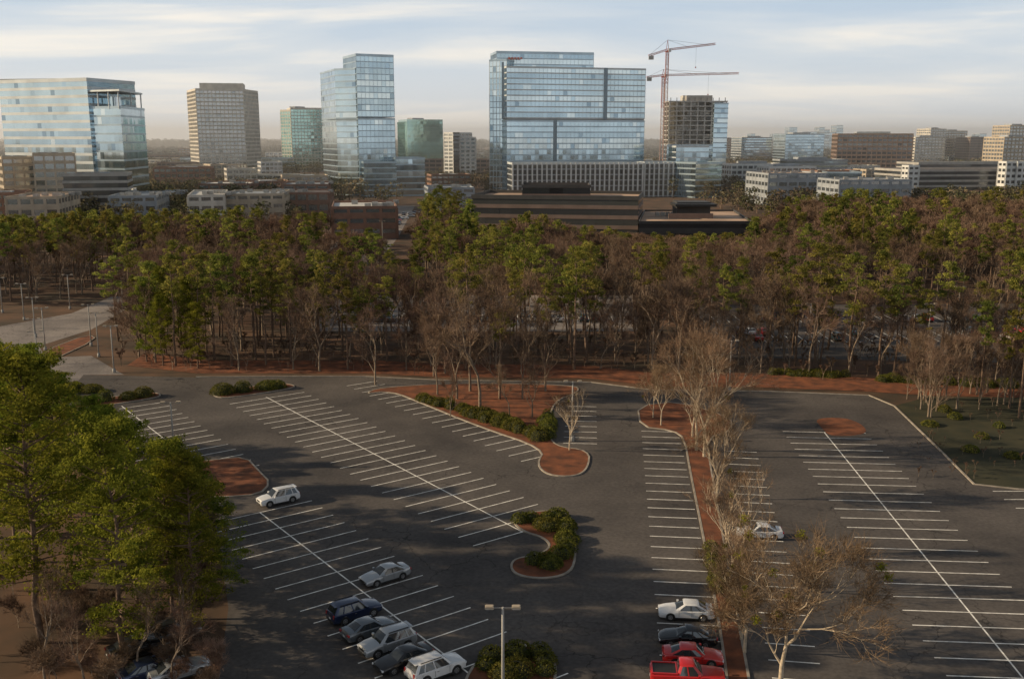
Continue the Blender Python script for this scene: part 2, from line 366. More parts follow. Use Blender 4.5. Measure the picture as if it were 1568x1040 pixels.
def bare_mesh(seed,Ht,spread=1.0,twig=M_TWIG,bark=M_GBARK,tw=.035,depth=6,ntw=7,mist=0,rb=None,tl=1.0):
    random.seed(seed); b=MB(); P=[];Q=[];ends=[]
    def rec(p,d,ln,r,k):
        bend=Vector((random.gauss(0,.1),random.gauss(0,.1),.06)); mid=p+d*ln*.5; d2=(d+bend).normalized(); q=mid+d2*ln*.5
        ns=6 if r>.08 else 3
        b.tube(p,mid,r,r*.85,bark,ns); b.tube(mid,q,r*.85,r*.68,bark,ns)
        if k<=2:
            for _ in range(ntw):
                s=p.lerp(q,random.uniform(.2,1)); e=(d2*.9+Vector((random.gauss(0,.6),random.gauss(0,.6),random.gauss(.25,.4)))).normalized()
                P.append(tuple(s));Q.append(tuple(s+e*random.uniform(.5,1.5)*Ht/18*tl))
        if k==0: ends.append(q); return
        n=random.choice([2,2,3]) if k>1 else 3
        for i in range(n):
            a=random.uniform(0,2*math.pi); dev=random.uniform(.25,.62)*spread
            o=d2.orthogonal().normalized(); o2=d2.cross(o); nd=(d2+(o*math.cos(a)+o2*math.sin(a))*dev+Vector((0,0,.10))).normalized()
            rec(q,nd,ln*random.uniform(.66,.88),r*.62,k-1)
        if k>=3 and random.random()<.8:
            a=random.uniform(0,6.28); rec(mid,(d2+Vector((math.cos(a),math.sin(a),.3))*.9).normalized(),ln*.6,r*.45,k-2)
    rec(Vector((0,0,0)),Vector((0,0,1)),Ht*.24,rb or Ht*.0125,depth)
    b.slivers(P,Q,tw,twig)
    Pn=np.array(P);Qn=np.array(Q); mid=Pn+(Qn-Pn)*RNG.uniform(.3,.9,size=(len(Pn),1)); L=np.linalg.norm(Qn-Pn,axis=1)[:,None]
    e=(Qn-Pn)/L+RNG.normal(size=Pn.shape)*.6
    b.slivers(mid,mid+e*L*.5,tw*.8,twig)
    zmax=max(v[2] for v in b.v); k=Ht/zmax
    if mist:
        for q in random.sample(ends,mist):
            g=RNG.normal(size=(120,3)); g/=np.linalg.norm(g,axis=1)[:,None]; g*=.42*RNG.uniform(.2,1,size=(120,1))
            b.leaves(g+np.array(q),.16,.6,M_MIST)
    b.v=[(x*k,y*k,z*k) for x,y,z in b.v]
    return b.mesh('bare_%d'%seed)
PINES=[pine_mesh(10+i,22,[.50,.60,.45,.66,.55,.40,.58][i],[34,28,40,24,32,40,26][i],36,.42,[3.2,2.8,3.6,2.6,3.8,3.0,3.4][i],fat=1.05) for i in range(7)]
FARP=[pine_mesh(40+i,20,[.4,.5,.3][i],20,18,.8,3.6,fat=1.3) for i in range(3)]
BARES=[bare_mesh(60+i,18,[1.1,.9,1.2,.8,1.0][i],ntw=9,tw=.045,tl=1.2,depth=5) for i in range(5)]
FARB=[bare_mesh(80+i,17,1.1,tw=.11,depth=4,ntw=16,tl=1.3) for i in range(3)]
PNEAR=[pine_mesh(100+i,20,[.12,.2,.08][i],[100,90,110][i],80,.27,[5.6,5.0,5.2][i],M_PINEN,fat=1.25) for i in range(3)]
PALE=mat('pale_bark',(.46,.38,.28),.9,scale=3,var=.3)
NEARB=[bare_mesh(120+i,14,[1.0,1.35,.9][i],twig=M_TWIGL,bark=PALE,tw=.028,depth=[7,7,6][i],ntw=[4,7,5][i],mist=[0,12,2][i],rb=.2,tl=1.2) for i in range(3)]
BUSH=bare_mesh(150,3.0,1.5,tw=.05,depth=3,ntw=14)
NBUSH=bare_mesh(151,5.0,1.6,tw=.03,depth=5,ntw=8,tl=2.0)
random.seed(21)
def pine_at(x,y,h,near=False,k=None,par=None,w=1.0):
    L_=PNEAR if near else PINES; me=L_[k%len(L_)] if k is not None else random.choice(L_); base=20 if near else 22
    s=h/base; q=max(s,.75)*w; return inst(me,'pine_tree',(x,y,0),random.uniform(0,6.28),(q*random.uniform(.9,1.15),q*random.uniform(.9,1.15),s),par)
for i,(x,y,h) in enumerate([(-29.5,80,15.5),(-34,84,17.5),(-38.5,90,16.5),(-33,92,14),(-44,86,17),(-43,98,18),(-50,104,18.5),(-39,76,13.5),(-56,112,20.5),(-62,112,22),(-49,92,19),(-55,98,20),(-66,122,21),(-50,118,15),(-59,126,16),(-31,73,10.5),(-72,128,19),(-27.5,79,14),(-27,84,14),(-30,88,14),(-36,100,14)]):
    px=784+x/(y*c_)*F
    h2=PZ(float(np.interp(px,[-200,30,70,120,180,240,290,340],[505,525,590,620,640,680,735,790])),y)
    if h2>8: pine_at(x,y,h2*random.uniform(.93,1.0),True,i,w=.95)
for x,y,h in [(-29,70.5,9),(-26,69.5,8),(-36,70,10),(-27,75,8),(-32,68,9)]:
    inst(BARES[0],'bare_tree',(x,y,0),random.uniform(0,6),h/18)
nb=empty('brushwood')
for i in range(40):
    x,y=G(random.uniform(-40,335),random.uniform(900,1060)); inst(NBUSH,'brush',(x,y,0),random.uniform(0,6),random.uniform(.4,.9),nb)
for px,py,h,k in [(1078,700,19.5,0),(1118,905,13,2),(1195,1050,15.0,1),(1140,1000,10,1),(1060,670,13,2),(1066,690,18,2),(1112,850,12,2),(1098,765,13,0),(1135,980,11,2)]:
    x,y=G(px,py); s=h/14; q=s*(1.12 if k==1 else 1); inst(NEARB[k],'bare_tree',(x,y,.1),random.uniform(0,6),(q,q,s))
for px,py,h,k in [(872,690,9.5,2),(1012,652,10.5,0),(1000,640,8,2)]:
    x,y=G(px,py); inst(NEARB[k],'bare_tree',(x,y,.1),random.uniform(0,6),h/14)
for px,py,h,k in [(735,625,21,0),(700,612,15,1),(800,612,15,3),(575,590,15,2),(765,610,18,1),(670,605,14,4),(835,600,16,2),(780,640,9,0),(720,600,18,2),(815,640,10,4),(690,640,8,3)]:
    x,y=G(px,py); inst(BARES[k],'bare_tree',(x,y,.1),random.uniform(0,6),h/18)
x,y=G(765,612); pine_at(x,y,14)
frontP=[(-400,255),(-127,243),(-106,258),(-84,205),(-72,178),(-55.8,173),(-25.6,172),(-14.9,168),(13.4,174),(24.5,171),(44,168),(60,166),(84.5,163),(400,150)]
fx=[p[0] for p in frontP]; fy=[p[1] for p in frontP]
# tree-top skyline of the wood, as seen along each bearing
SK=[(-300,330),(0,330),(100,322),(350,318),(480,316),(520,335),(575,350),(595,395),(632,395),(645,300),(680,280),(715,296),(730,345),(770,340),(800,322),(840,326),(880,345),(975,352),(990,356),(1150,356),(1170,324),(1200,302),(1280,290),(1400,280),(1568,288),(1900,288)]
def hmax(x,y):
    px=784+x/(y*c_)*F
    return PZ(float(np.interp(px,[p[0] for p in SK],[p[1] for p in SK])),y),px
forest=empty('woodland')
BL=[(-30,402),(55,402),(90,385),(118,395),(118,450),(-30,470)]
y=158.0
while y<206:
    x=-.56*y-25
    while x<.56*y+25:
        xx=x+random.uniform(-2.2,2.2); yy=y+random.uniform(-2.2,2.2); x+=5.2
        f=np.interp(xx,fx,fy)
        if yy<f+1 or yy>f+34: continue
        if inpoly(xx,yy,ROAD): continue
        if inpoly(xx,yy,LOT2) and random.random()<.7: continue
        g=math.sin(xx*.11+1.3)+math.sin(xx*.043+yy*.05)
        pp=.55 if xx<-20 else (.15 if xx<-3 else (.5 if xx<30 else .42))
        if random.random()<pp+.16*g:
            pine_at(xx,yy,random.uniform(11,21) if xx<-15 else random.uniform(12,23))
        elif random.random()<.9:
            inst(random.choice(BARES),'bare_tree',(xx,yy,0),random.uniform(0,6.28),random.uniform(.55,1.05))
    y+=5.2
y=205.0
while y<500:
    st=6.6 if y<330 else 8.5
    x=-.56*y-25
    while x<.56*y+25:
        xx=x+random.uniform(-3,3); yy=y+random.uniform(-3,3); x+=st
        f=np.interp(xx,fx,fy)
        if yy<f+2: continue
        if yy<f+34 and yy<206: continue
        if inpoly(xx,yy,ROAD) or inpoly(xx,yy,BL) or inpoly(xx,yy,ROAD2): continue
        if xx<-30 and yy>390: continue
        if -30<=xx<60 and yy>400: continue
        if xx>=60 and yy>470: continue
        d=1
        if inpoly(xx,yy,LOT2): d=.15
        if inpoly(xx,yy,LOT3): d=.3
        if random.random()>d*.88: continue
        hm,px=hmax(xx,yy)
        h=min(random.uniform(14,22),hm*random.uniform(.88,1.0))
        if h<5: continue
        g=math.sin(xx*.05+2)+math.sin(yy*.06+xx*.03)
        far=yy>280
        pp=.24 if px<500 else (.25 if 720<px<1000 else (.30 if px>1150 else .42))
        if px<230: pp=.6
        if random.random()<pp+.14*g:
            s=h/(20 if far else 22); q=max(s,.7)
            inst(random.choice(FARP if far else PINES),'pine_tree',(xx,yy,0),random.uniform(0,6.28),(q,q,s),forest)
        else:
            s=min(h,17.5)/(17 if far else 18); q=max(s,.7)
            inst(random.choice(FARB if far else BARES),'bare_tree',(xx,yy,0),random.uniform(0,6.28),(q,q,s),forest)
    y+=st
for px,py in [(670,372),(690,370),(655,375),(700,380),(680,360)]:
    x,y=G(px,py); pine_at(x,y,PZ(285+abs(px-680)*.5,y),w=1.4)
und=empty('underbrush')
for i in range(420):
    xx=random.uniform(-80,95); f=np.interp(xx,fx,fy); yy=f+random.uniform(0,30)
    inst(BUSH,'undergrowth',(xx,yy,0.1),random.uniform(0,6.28),random.uniform(.4,1.1),und)
def canopy(seed,n,w,hh,m,k=110):
    random.seed(seed); b=MB()
    for i in range(n):
        cx,cy=random.uniform(-w,w),random.uniform(-w,w); h=random.uniform(.6,1)*hh; r=random.uniform(3,5.5)
        b.tube((cx,cy,0),(cx,cy,h*.7),.3,.15,M_BARK,3)
        g=RNG.normal(size=(k,3)); g/=np.linalg.norm(g,axis=1)[:,None]; g*=RNG.uniform(.5,1,size=(k,1)); g*=np.array([r,r,h*.42])
        b.leaves(g+np.array([cx,cy,h*.6]),1.5 if k>50 else 2.4,.6,m)
    return b.mesh('canopy_%d'%seed)
CAN=[canopy(i,45,50,15,M_FAR) for i in range(3)]
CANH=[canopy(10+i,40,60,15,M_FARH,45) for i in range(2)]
random.seed(5); dist=empty('distant_treeline')
for i in range(380):
    yy=520+ (random.random()**1.4)*4200; xx=random.uniform(-.58,.58)*yy
    if yy<760 and -140<xx<180 : continue
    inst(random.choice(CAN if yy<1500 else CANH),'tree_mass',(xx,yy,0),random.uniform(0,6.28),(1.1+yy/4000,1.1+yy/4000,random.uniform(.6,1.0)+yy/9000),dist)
for i in range(110):
    yy=random.uniform(4300,6500); xx=random.uniform(-.58,.58)*yy
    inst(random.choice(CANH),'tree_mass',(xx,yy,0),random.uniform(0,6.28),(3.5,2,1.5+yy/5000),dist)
# ---------------------------------------------------------------- buildings
def facade(b,p,q,z0,z1,fh,pw,glass,band,bh,mull=None,mw=.25,jit=.003,proud=.15):
    p=Vector(p);q=Vector(q);d=q-p;L=d.length;d.normalize();n=Vector((d.y,-d.x))
    nf=max(1,round((z1-z0)/fh)); npn=max(1,round(L/pw)); fh=(z1-z0)/nf; pw=L/npn
    for i in range(nf):
        za=z0+i*fh; zb=za+fh
        rowm=random.choice([0,0,0,1,1,2])
        for j in range(npn):
            a=p+d*(j*pw); c=p+d*((j+1)*pw); o=random.gauss(0,jit)*pw; o2=random.gauss(0,jit)*fh
            k=rowm if random.random()<.86 else random.choice([0,0,1,2,3])
            b.face([(a.x+n.x*o,a.y+n.y*o,za),(c.x-n.x*o,c.y-n.y*o,za),(c.x-n.x*(o+o2),c.y-n.y*(o+o2),zb),(a.x+n.x*(o-o2),a.y+n.y*(o-o2),zb)],glass[k])
        if band and bh>0:
            m=p+d*(L/2)+n*(proud/2-.05); b.box((m.x,m.y,za+bh/2),(L+.1,proud+.1,bh),band,math.atan2(d.y,d.x))
    if mull:
        for j in range(npn+1):
            m=p+d*(j*pw)+n*(proud*.65); b.box((m.x,m.y,(z0+z1)/2),(mw,proud*1.2,z1-z0),mull,math.atan2(d.y,d.x))
def block(b,C,z0,z1,fh=4,pw=3,glass=None,band=None,bh=1.0,mull=None,mw=.25,roof=None,par=1.0,parm=None,proud=.15,jit=.003):
    if area(C)<0: C=C[::-1]
    n=len(C)
    for i in range(n):
        facade(b,C[i],C[(i+1)%n],z0,z1,fh,pw,glass,band,bh,mull,mw,jit,proud)
    b.face([(x,y,z1) for x,y in C],roof or M_GREYP)
    for i in range(n):
        p=Vector(C[i]);q=Vector(C[(i+1)%n]);d=(q-p);L=d.length;m=(p+q)/2
        dn=d.normalized(); nn=Vector((dn.y,-dn.x)); m=m+nn*.05
        b.box((m.x,m.y,z1+par/2-.15),(L+.3,.45,par+.3),parm or band or M_GREYP,math.atan2(d.y,d.x))
def rect(pl,pr,Yl,Yr,depth):
    a=Vector((PX(pl,Yl),Yl)); c=Vector((PX(pr,Yr),Yr)); d=(c-a).normalized(); n=Vector((-d.y,d.x))*depth
    return [tuple(a),tuple(c),tuple(c+n),tuple(a+n)]
def rtop(b,C,z,rng,m=M_GREYP):
    cx=sum(p[0] for p in C)/4; cy=sum(p[1] for p in C)/4
    w=math.dist(C[0],C[1]); d=math.dist(C[1],C[2]); a=math.atan2(C[1][1]-C[0][1],C[1][0]-C[0][0])
    b.box((cx,cy,z+rng/2),(w*.45,d*.45,rng),m,a)
    for _ in range(4):
        t=random.uniform(-.35,.35)*w; b.box((cx+math.cos(a)*t,cy+math.sin(a)*t-d*.3,z+.8),(2.5,2,1.6),M_STEEL,a)
random.seed(9)
b=MB()
A=rect(776,986,735,762,34)
z1=PZ(104,735); zb=PZ(182,735)
block(b,A,0,zb-2,4.1,3,M_GL,M_SP,.9,M_SP,.14,proud=.12)
block(b,A,zb,z1,4.1,3,M_GL,M_SPW,.9,M_SP,.14,proud=.15)
A2=rect(777,985,736,763,32); block(b,A2,zb-2,zb,2,3,M_GK,None,0,par=.1)
Cb=rect(761,907,758,772,26); block(b,Cb,0,PZ(82,758),4.1,3,M_GL,M_SP,.8,M_SP,.14,par=1.5)
Cc=rect(750,776,752,747,30); block(b,Cc,0,PZ(94,750),4.1,3,M_GL,M_SP,.6,M_SPW,.3)
def strip(b,px,Y,y0,y1,w=3.2,m=M_STR):
    za,zc=PZ(y1,Y),PZ(y0,Y); b.box((PX(px,Y),Y,(za+zc)/2),(w,1.2,zc-za),m,.12)
strip(b,926,735+.71*27-.2,105,183,2.6); strip(b,850,735+.35*27-.2,184,252,2.6); strip(b,770,742,96,182,1.6)
for k in range(5): b.box((PX(780+k*4.5,757.3),757.4,PZ(90,757)),(1.5,.5,1.5),M_CRANE,.1)
b.obj('glass_office_tower')
b=MB()
def fins(b,pl,pr,Yl,Yr,z0,z1,depth=30):
    C=rect(pl,pr,Yl,Yr,depth); block(b,C,z0,z1,3.6,4,M_GK,M_GREYP,.9,None,roof=M_CONC,par=1.2,parm=M_SPW)
    p=Vector(C[0]);q=Vector(C[1]);d=(q-p);L=d.length;d.normalize();n=Vector((d.y,-d.x)); k=int(L/3.4)
    for i in range(k+1):
        m=p+d*(L*i/k)+n*.7; b.box((m.x,m.y,(z0+z1)/2+.5),(1.0,1.1,z1-z0+1.0),M_WHITE,math.atan2(d.y,d.x))
fins(b,785,985,700,712,0,PZ(252,705)); fins(b,988,1068,716,722,0,PZ(251,718)); 
C=rect(1067,1107,700,712,35); block(b,C,0,PZ(251,705),4,4,M_GL,M_SP,1.0,None)
C=rect(1036,1086,725,728,20); block(b,C,0,PZ(226,725),4,3,M_GL,M_SPW,.7)
b.obj('podium_garage')
b=MB()
zt=PZ(108,738)
C=[(PX(516,738),738),(PX(547,730),730),(PX(547,730)+8,765),(PX(494,785),785)]
block(b,C,0,PZ(183,738)-1.5,4.1,3,M_GL,M_SP,.8); block(b,C,PZ(183,738),zt,4.1,3,M_GL,M_SP,1.0)
block(b,rect(517,546,740,733,20),PZ(183,738)-1.5,PZ(183,738),1.5,3,M_GK,None,0,par=.05)
C=rect(549,605,728,740,32); zk=PZ(180,728)
block(b,C,0,zk-1.5,4.1,3,M_GL,M_SP,.7,M_SP,.14); block(b,C,zk,PZ(86,728),4.1,3,M_GL,M_SP,.7,M_SP,.14,par=1.5)
strip(b,547,733,108,290,1.8)
C=rect(605,650,722,728,30); block(b,C,0,PZ(244,722),4.1,3,M_GL,M_SP,.8)
C=rect(556,606,716,722,20); block(b,C,0,PZ(250,718),4.1,3,M_GL,M_SP,.8)
b.obj('glass_office_tower')
b=MB()
C=[(PX(6,585),585),(PX(140,560),560),(PX(140,560)+12,598),(PX(6,585)+12,625)]
block(b,C,0,PZ(128,585),4.6,3,M_GL,M_SPW,1.5,par=1.6)
C=[(PX(140,562),562),(PX(188,553),553),(PX(224,600),600),(PX(176,615),615)]
block(b,C,0,PZ(166,556),4.6,3,M_GL,M_SP,1.0)
C2=[(PX(143,570),570),(PX(180,562),562),(PX(198,592),592),(PX(160,605),605)]
block(b,C2,PZ(166,556),PZ(147,556),6,4,M_GL,M_SP,.8,par=.4)
zc=PZ(141,558)
cq=[(PX(136,562),562),(PX(188,550),550),(PX(223,598),598),(PX(165,612),612)]
for zz in (zc,zc+.9): b.face([(x,y,zz) for x,y in (cq if zz>zc else cq[::-1])],M_SPW)
for i in range(4):
    a,c=cq[i],cq[(i+1)%4]; b.face([(a[0],a[1],zc),(c[0],c[1],zc),(c[0],c[1],zc+.9),(a[0],a[1],zc+.9)],M_SPW)
for (x,y) in [(PX(140,563),563),(PX(155,560),560),(PX(171,556),556),(PX(186,553),553),(PX(205,577),577),(PX(220,597),597)]:
    b.tube((x,y,PZ(168,560)),(x,y,zc),.4,.4,M_SPW,6)
b.box((PX(60,600),605,PZ(127,600)),(40,14,4),M_GREYP,-.2)
b.obj('banded_glass_office')
b=MB(); C=[(PX(304,1060),1060),(PX(376,1075),1075),(PX(376,1075)+4,1120),(PX(291,1110),1110)]
block(b,C,0,PZ(139,1060),4.0,4,M_GC,M_CREAM,1.5,M_CREAM,.7,par=2,proud=.4)
cx=sum(p[0] for p in C)/4; b.box((cx+3,1088,PZ(134,1080)),(44,36,7),M_CREAM,.2); b.obj('cream_office_tower')
b=MB(); C=rect(447,496,1250,1262,45); block(b,C,0,PZ(168,1250),4,4,M_GG,M_CREAM,.9,M_CREAM,.5,par=2)
C=rect(431,450,1262,1252,40); block(b,C,0,PZ(171,1250),4,4,M_GG,M_CREAM,.9,M_CREAM,.5,par=2); rtop(b,C,PZ(168,1250),4); b.obj('green_glass_office')
b=MB(); C=rect(624,678,1240,1255,45); block(b,C,0,PZ(186,1240),4,4,M_GG,M_GG[2],.8,M_GG[2],.4,par=2)
C=rect(609,626,1262,1246,40); block(b,C,0,PZ(190,1240),4,4,M_GG,M_GG[2],.8,None,par=2); rtop(b,C,PZ(186,1240),4); b.obj('green_glass_office')
b=MB(); C=rect(696,728,950,955,25); block(b,C,0,PZ(212,950),3.6,5,M_GC,M_WHITE,1.6,M_WHITE,1.6,proud=.3); C=rect(680,694,958,950,25); block(b,C,0,PZ(205,955),3.6,5,M_GC,M_WHITE,1.2,M_WHITE,1.0,proud=.3)
C=rect(694,703,948,948,20); block(b,C,0,PZ(205,948),3.6,5,M_GK,M_DARK,1.2); b.obj('white_residential_tower')
b=MB(); Y=860
xl,xr=PX(1022,Y),PX(1112,Y); ztop=PZ(156,Y); zlow=PZ(222,Y)
nf=9; sh=(ztop-zlow)/nf
for i in range(nf+1):
    zz=zlow+sh*i; b.box(((xl+xr)/2,Y+16,zz),(xr-xl,34,.9),M_CONCL,0)
    if i<nf:
        b.box(((xl+xr)/2,Y+30,zz+2.6),(xr-xl-3,.4,5),M_CONCL,0)
        for k in range(9):
            for yy in (Y,Y+16,Y+32):
                b.box((xl+1.2+(xr-xl-2.4)*k/8,yy,zz+sh/2),(1.0,1.0,sh),M_CONCL,0)
        for _ in range(5):
            w=random.uniform(4,10); b.box((random.uniform(xl+6,xr-6),Y+random.uniform(2,10),zz+2.8),(w,.4,3.4),random.choice([M_CONCL,M_CONCL,M_GREYP]),0)
b.box(((xl+xr)/2-1,Y+18,(zlow+PZ(146,Y))/2),(20,14,PZ(146,Y)-zlow),M_CONCL,0)
b.box(((xl+xr)/2+2,Y+10,PZ(151,Y)),(22,9,5),M_CONC,0)
for k in range(10): b.box((xl+2+(xr-xl-4)*k/9,Y+1,ztop+1.6),(.5,.5,3),M_DARK,0)
C=rect(1092,1113,Y-3,Y-1,30); block(b,C,0,PZ(160,Y),4,3,M_GL,M_SP,1.0)
block(b,[(xl,Y-1),(xr,Y-1),(xr,Y+34),(xl,Y+34)],0,zlow-1,4,3,M_GL,M_SP,.9)
b.obj('building_under_construction')
def crane(name,px,Y,jib_l,jib_r,yjl,yjr,apex):
    b=MB(); x=PX(px,Y); zj=PZ((yjl+yjr)/2,Y)
    def lattice(p,q,w,m,n):
        p=Vector(p);q=Vector(q);d=(q-p);u=d.normalized(); a=Vector((0,1,0)); c=u.cross(a).normalized()
        cs=[(a*sx+c*sy)*w/2 for sx,sy in((-1,-1),(1,-1),(1,1),(-1,1))]
        for k in cs: b.tube(p+k,q+k,.2,.2,m,4)
        for i in range(n):
            A=p+d*(i/n);B=p+d*((i+1)/n)
            for j in range(4):
                b.tube(A+cs[j],B+cs[(j+1)%4],.12,.12,m,3); b.tube(A+cs[j],A+cs[(j+1)%4],.12,.12,m,3)
    lattice((x,Y,0),(x,Y,zj-1),2.2,M_CRW,30); lattice((x,Y,zj-26),(x,Y,zj-1),2.25,M_CRANE,9)
    b.box((x+1.6,Y-1.2,zj-.5),(2.2,2.2,2.6),M_WHITE,0); b.box((x,Y,zj-1.4),(3,3,1),M_CRANE,0)
    L=(PX(jib_l,Y),Y,PZ(yjl,Y)); Rr=(PX(jib_r,Y),Y,PZ(yjr,Y))
    lattice(L,(x,Y,zj),1.3,M_CRANE,7); lattice((x,Y,zj),Rr,1.3,M_CRANE,18)
    ap=(x,Y,PZ(apex,Y)); b.tube((x-1,Y,zj),ap,.25,.2,M_CRANE,4); b.tube((x+1,Y,zj),ap,.25,.2,M_CRANE,4)
    b.tube(ap,L,.1,.1,M_BLACK,3)
    for t in (.45,.85):
        b.tube(ap,tuple(Vector((x,Y,zj)).lerp(Vector(Rr),t)),.1,.1,M_BLACK,3)
    b.box((L[0]+2,Y,L[2]-1.6),(4,1.6,3),M_CONC,0)
    t=Vector((x,Y,zj)).lerp(Vector(Rr),.6); b.tube(t,(t.x,t.y,t.z-16),.07,.07,M_BLACK,3); b.box((t.x,t.y,t.z-16.5),(.8,.8,1),M_CRANE,0)
    b.obj(name)
crane('tower_crane',1018,830,990,1090,86,68,62)
crane('tower_crane',1013,850,988,1127,119,113,107)
b=MB(); C=rect(722,980,422,410,40); block(b,C,0,PZ(305,415),4,6,M_GK,M_BRNP,1.6,None,roof=M_ROOFB,par=1.4,parm=M_DARK)
C=rect(800,905,425,424,22); block(b,C,PZ(305,415),PZ(287,425),5,6,M_GK,M_BRNP,1.5,roof=M_ROOFB,parm=M_DARK); b.obj('dark_brick_office')
b=MB(); C=[(PX(982,392),392),(PX(1157,392),392),(PX(1128,455),455),(PX(990,455),455)]
block(b,C,0,PZ(342,392),4,6,M_GK,M_DARK,2.2,None,roof=M_ROOFB,par=.8,parm=M_DARK)
z=PZ(342,392); b.box((PX(1062,425),425,z+3.2),(14,12,6.4),M_DARK,0); b.box((PX(1065,420),420,z+5.4),(17,14,1.0),M_BLACK,0)
for k in range(5): b.box((PX(1010+k*8,430),430,z+.8),(1.6,1.6,1.6),M_STEEL,0)
b.box((PX(1062,405),405,z+1.8),(18,.6,2.0),M_BRNP,0)
b.obj('dark_brick_office')
STY={'brn':(M_GK,M_BRNP,1.8,M_BRNP),'tan':(M_GC,M_TAN,1.6,M_TAN),'wht':(M_GC,M_WHITE,1.5,M_WHITE),'gry':(M_GL,M_GREYP,1.5,None),'brk':(M_GC,M_BRICK,1.8,M_BRICK),'gl':(M_GL,M_SP,1.0,None),'crm':(M_GC,M_CREAM,1.8,M_CREAM),'deck':(M_GK,M_CONC,1.3,None)}
def bld(name,pl,pr,yt,Y,depth,st,skew=8,pwid=4.5,fh=3.9,rt=3):
    g,bd,bh,mu=STY[st]; b=MB(); C=rect(pl,pr,Y,Y+skew,depth); z=PZ(yt,Y)
    block(b,C,0,z,fh,pwid,g,bd,bh,mu,.8,roof=random.choice([M_ROOFW,M_ROOFB,M_GREYP]),par=1.2,proud=.3)
    if rt: rtop(b,C,z,rt)
    b.obj(name)
bld('brown_office_building',1283,1398,207,980,40,'brn',-12)
bld('office_building',1136,1182,212,1500,40,'gry'); bld('office_building',1203,1262,207,1350,40,'gl'); bld('office_building',1108,1132,214,1800,40,'brk')
bld('office_building',1402,1448,212,1300,35,'crm'); bld('office_building',1424,1448,199,1500,30,'crm'); bld('office_building',1448,1480,202,1550,40,'tan')
bld('office_building',1486,1512,212,1500,30,'brn'); bld('office_building',1545,1580,194,1250,30,'tan'); bld('office_building',1538,1590,212,1000,30,'tan')
bld('apartment_building',1122,1205,254,780,25,'wht',10); bld('apartment_building',1180,1252,258,740,22,'wht',6); bld('apartment_building',1206,1300,247,880,30,'gry')
bld('brick_shop_building',1255,1320,264,700,22,'brk',rt=1)
bld('parking_deck',1392,1600,263,640,40,'deck',14,8,3.4,0); bld('parking_deck',1410,1600,252,700,30,'deck',12,8,3.4,0)
for px in (1395,1545,1562): b2=MB(); C=rect(px,px+16,636,637,8); block(b2,C,0,PZ(250 if px>1400 else 256,636),3.5,4,M_GK,M_WHITE,1.8,M_WHITE,1.2); b2.obj('stair_tower')
for pl,pr,yt in [(1208,1220,196),(1254,1262,196),(1262,1270,200),(1280,1290,193),(1270,1278,204),(1150,1156,206),(1185,1200,206),(1236,1250,203),(1330,1345,206),(1500,1510,206)]:
    bld('skyline_tower',pl,pr,yt,2900,50,random.choice(['gl','gry']),0,10,8,0)
for pl,pr,yt,Y,st,d in [(0,48,244,520,'tan',20),(48,112,239,500,'tan',24),(90,190,270,505,'deck',26),(232,320,259,800,'brk',25),(320,345,254,900,'tan',20),(345,390,261,780,'crm',20),(398,430,250,1000,'wht',20),
    (238,300,251,1050,'brn',20),(380,440,281,640,'brk',30),(430,500,272,700,'tan',25),(660,720,270,800,'brk',20),(1330,1400,262,820,'tan',20),(1300,1350,256,900,'crm',20),(120,200,296,520,'wht',25),(-60,30,300,470,'brk',25)]:
    bld('low_rise_building',pl,pr,yt,Y,d,st,rt=1.2)
def flatroof(name,pl,pr,yt,Y,d,roof=M_ROOFW,wall=M_TAN):
    b=MB(); C=rect(pl,pr,Y,Y+4,d); z=PZ(yt,Y); block(b,C,0,z,5,6,M_GC,wall,2.5,wall,1.2,roof=roof,par=.9,parm=wall,proud=.3)
    for _ in range(9):
        t=random.random(); u=random.uniform(.15,.85); x=C[0][0]+(C[1][0]-C[0][0])*t; y=C[0][1]+d*u; b.box((x,y,z+.9),(2.4,2,1.6),M_STEEL,0)
    b.obj(name)
for pl,pr,yt,Y,d,r in [(160,232,303,480,40,M_ROOFW),(282,338,302,480,50,M_ROOFW),(340,430,300,500,40,M_GREYP),(505,605,320,410,38,M_ROOFW),(400,500,298,540,40,M_ROOFB),(240,290,298,560,30,M_ROOFW),(430,500,285,600,40,M_GREYP),(0,80,305,440,40,M_ROOFB),(300,380,284,600,40,M_ROOFW),(1180,1270,268,620,40,M_ROOFB),(1290,1400,278,560,30,M_ROOFW),(655,725,290,560,30,M_GREYP)]:
    flatroof('retail_building',pl,pr,yt,Y,d,r,random.choice([M_TAN,M_BRICK,M_GREYP,M_CREAM]))
random.seed(33)
for i in range(120):
    Y=random.uniform(620,2600); px=random.choice([random.uniform(225,500),random.uniform(1120,1600),random.uniform(-30,1600),random.uniform(600,760)])
    if 480<px<1120 and Y<1000: continue
    h=random.choice([6,8,8,12,15,18]); w=random.uniform(20,70); x=PX(px,Y)
    g,bd,bh,mu=STY[random.choice(list(STY))]; b=MB(); C=[(x,Y),(x+w,Y+random.uniform(-6,6)),(x+w+3,Y+25),(x+3,Y+25)]
    block(b,C,0,h,4,7,g,bd,bh,mu,1.2,roof=random.choice([M_ROOFW,M_ROOFB,M_GREYP,M_ROOFW]),par=.8,proud=.3); b.obj('low_rise_building')
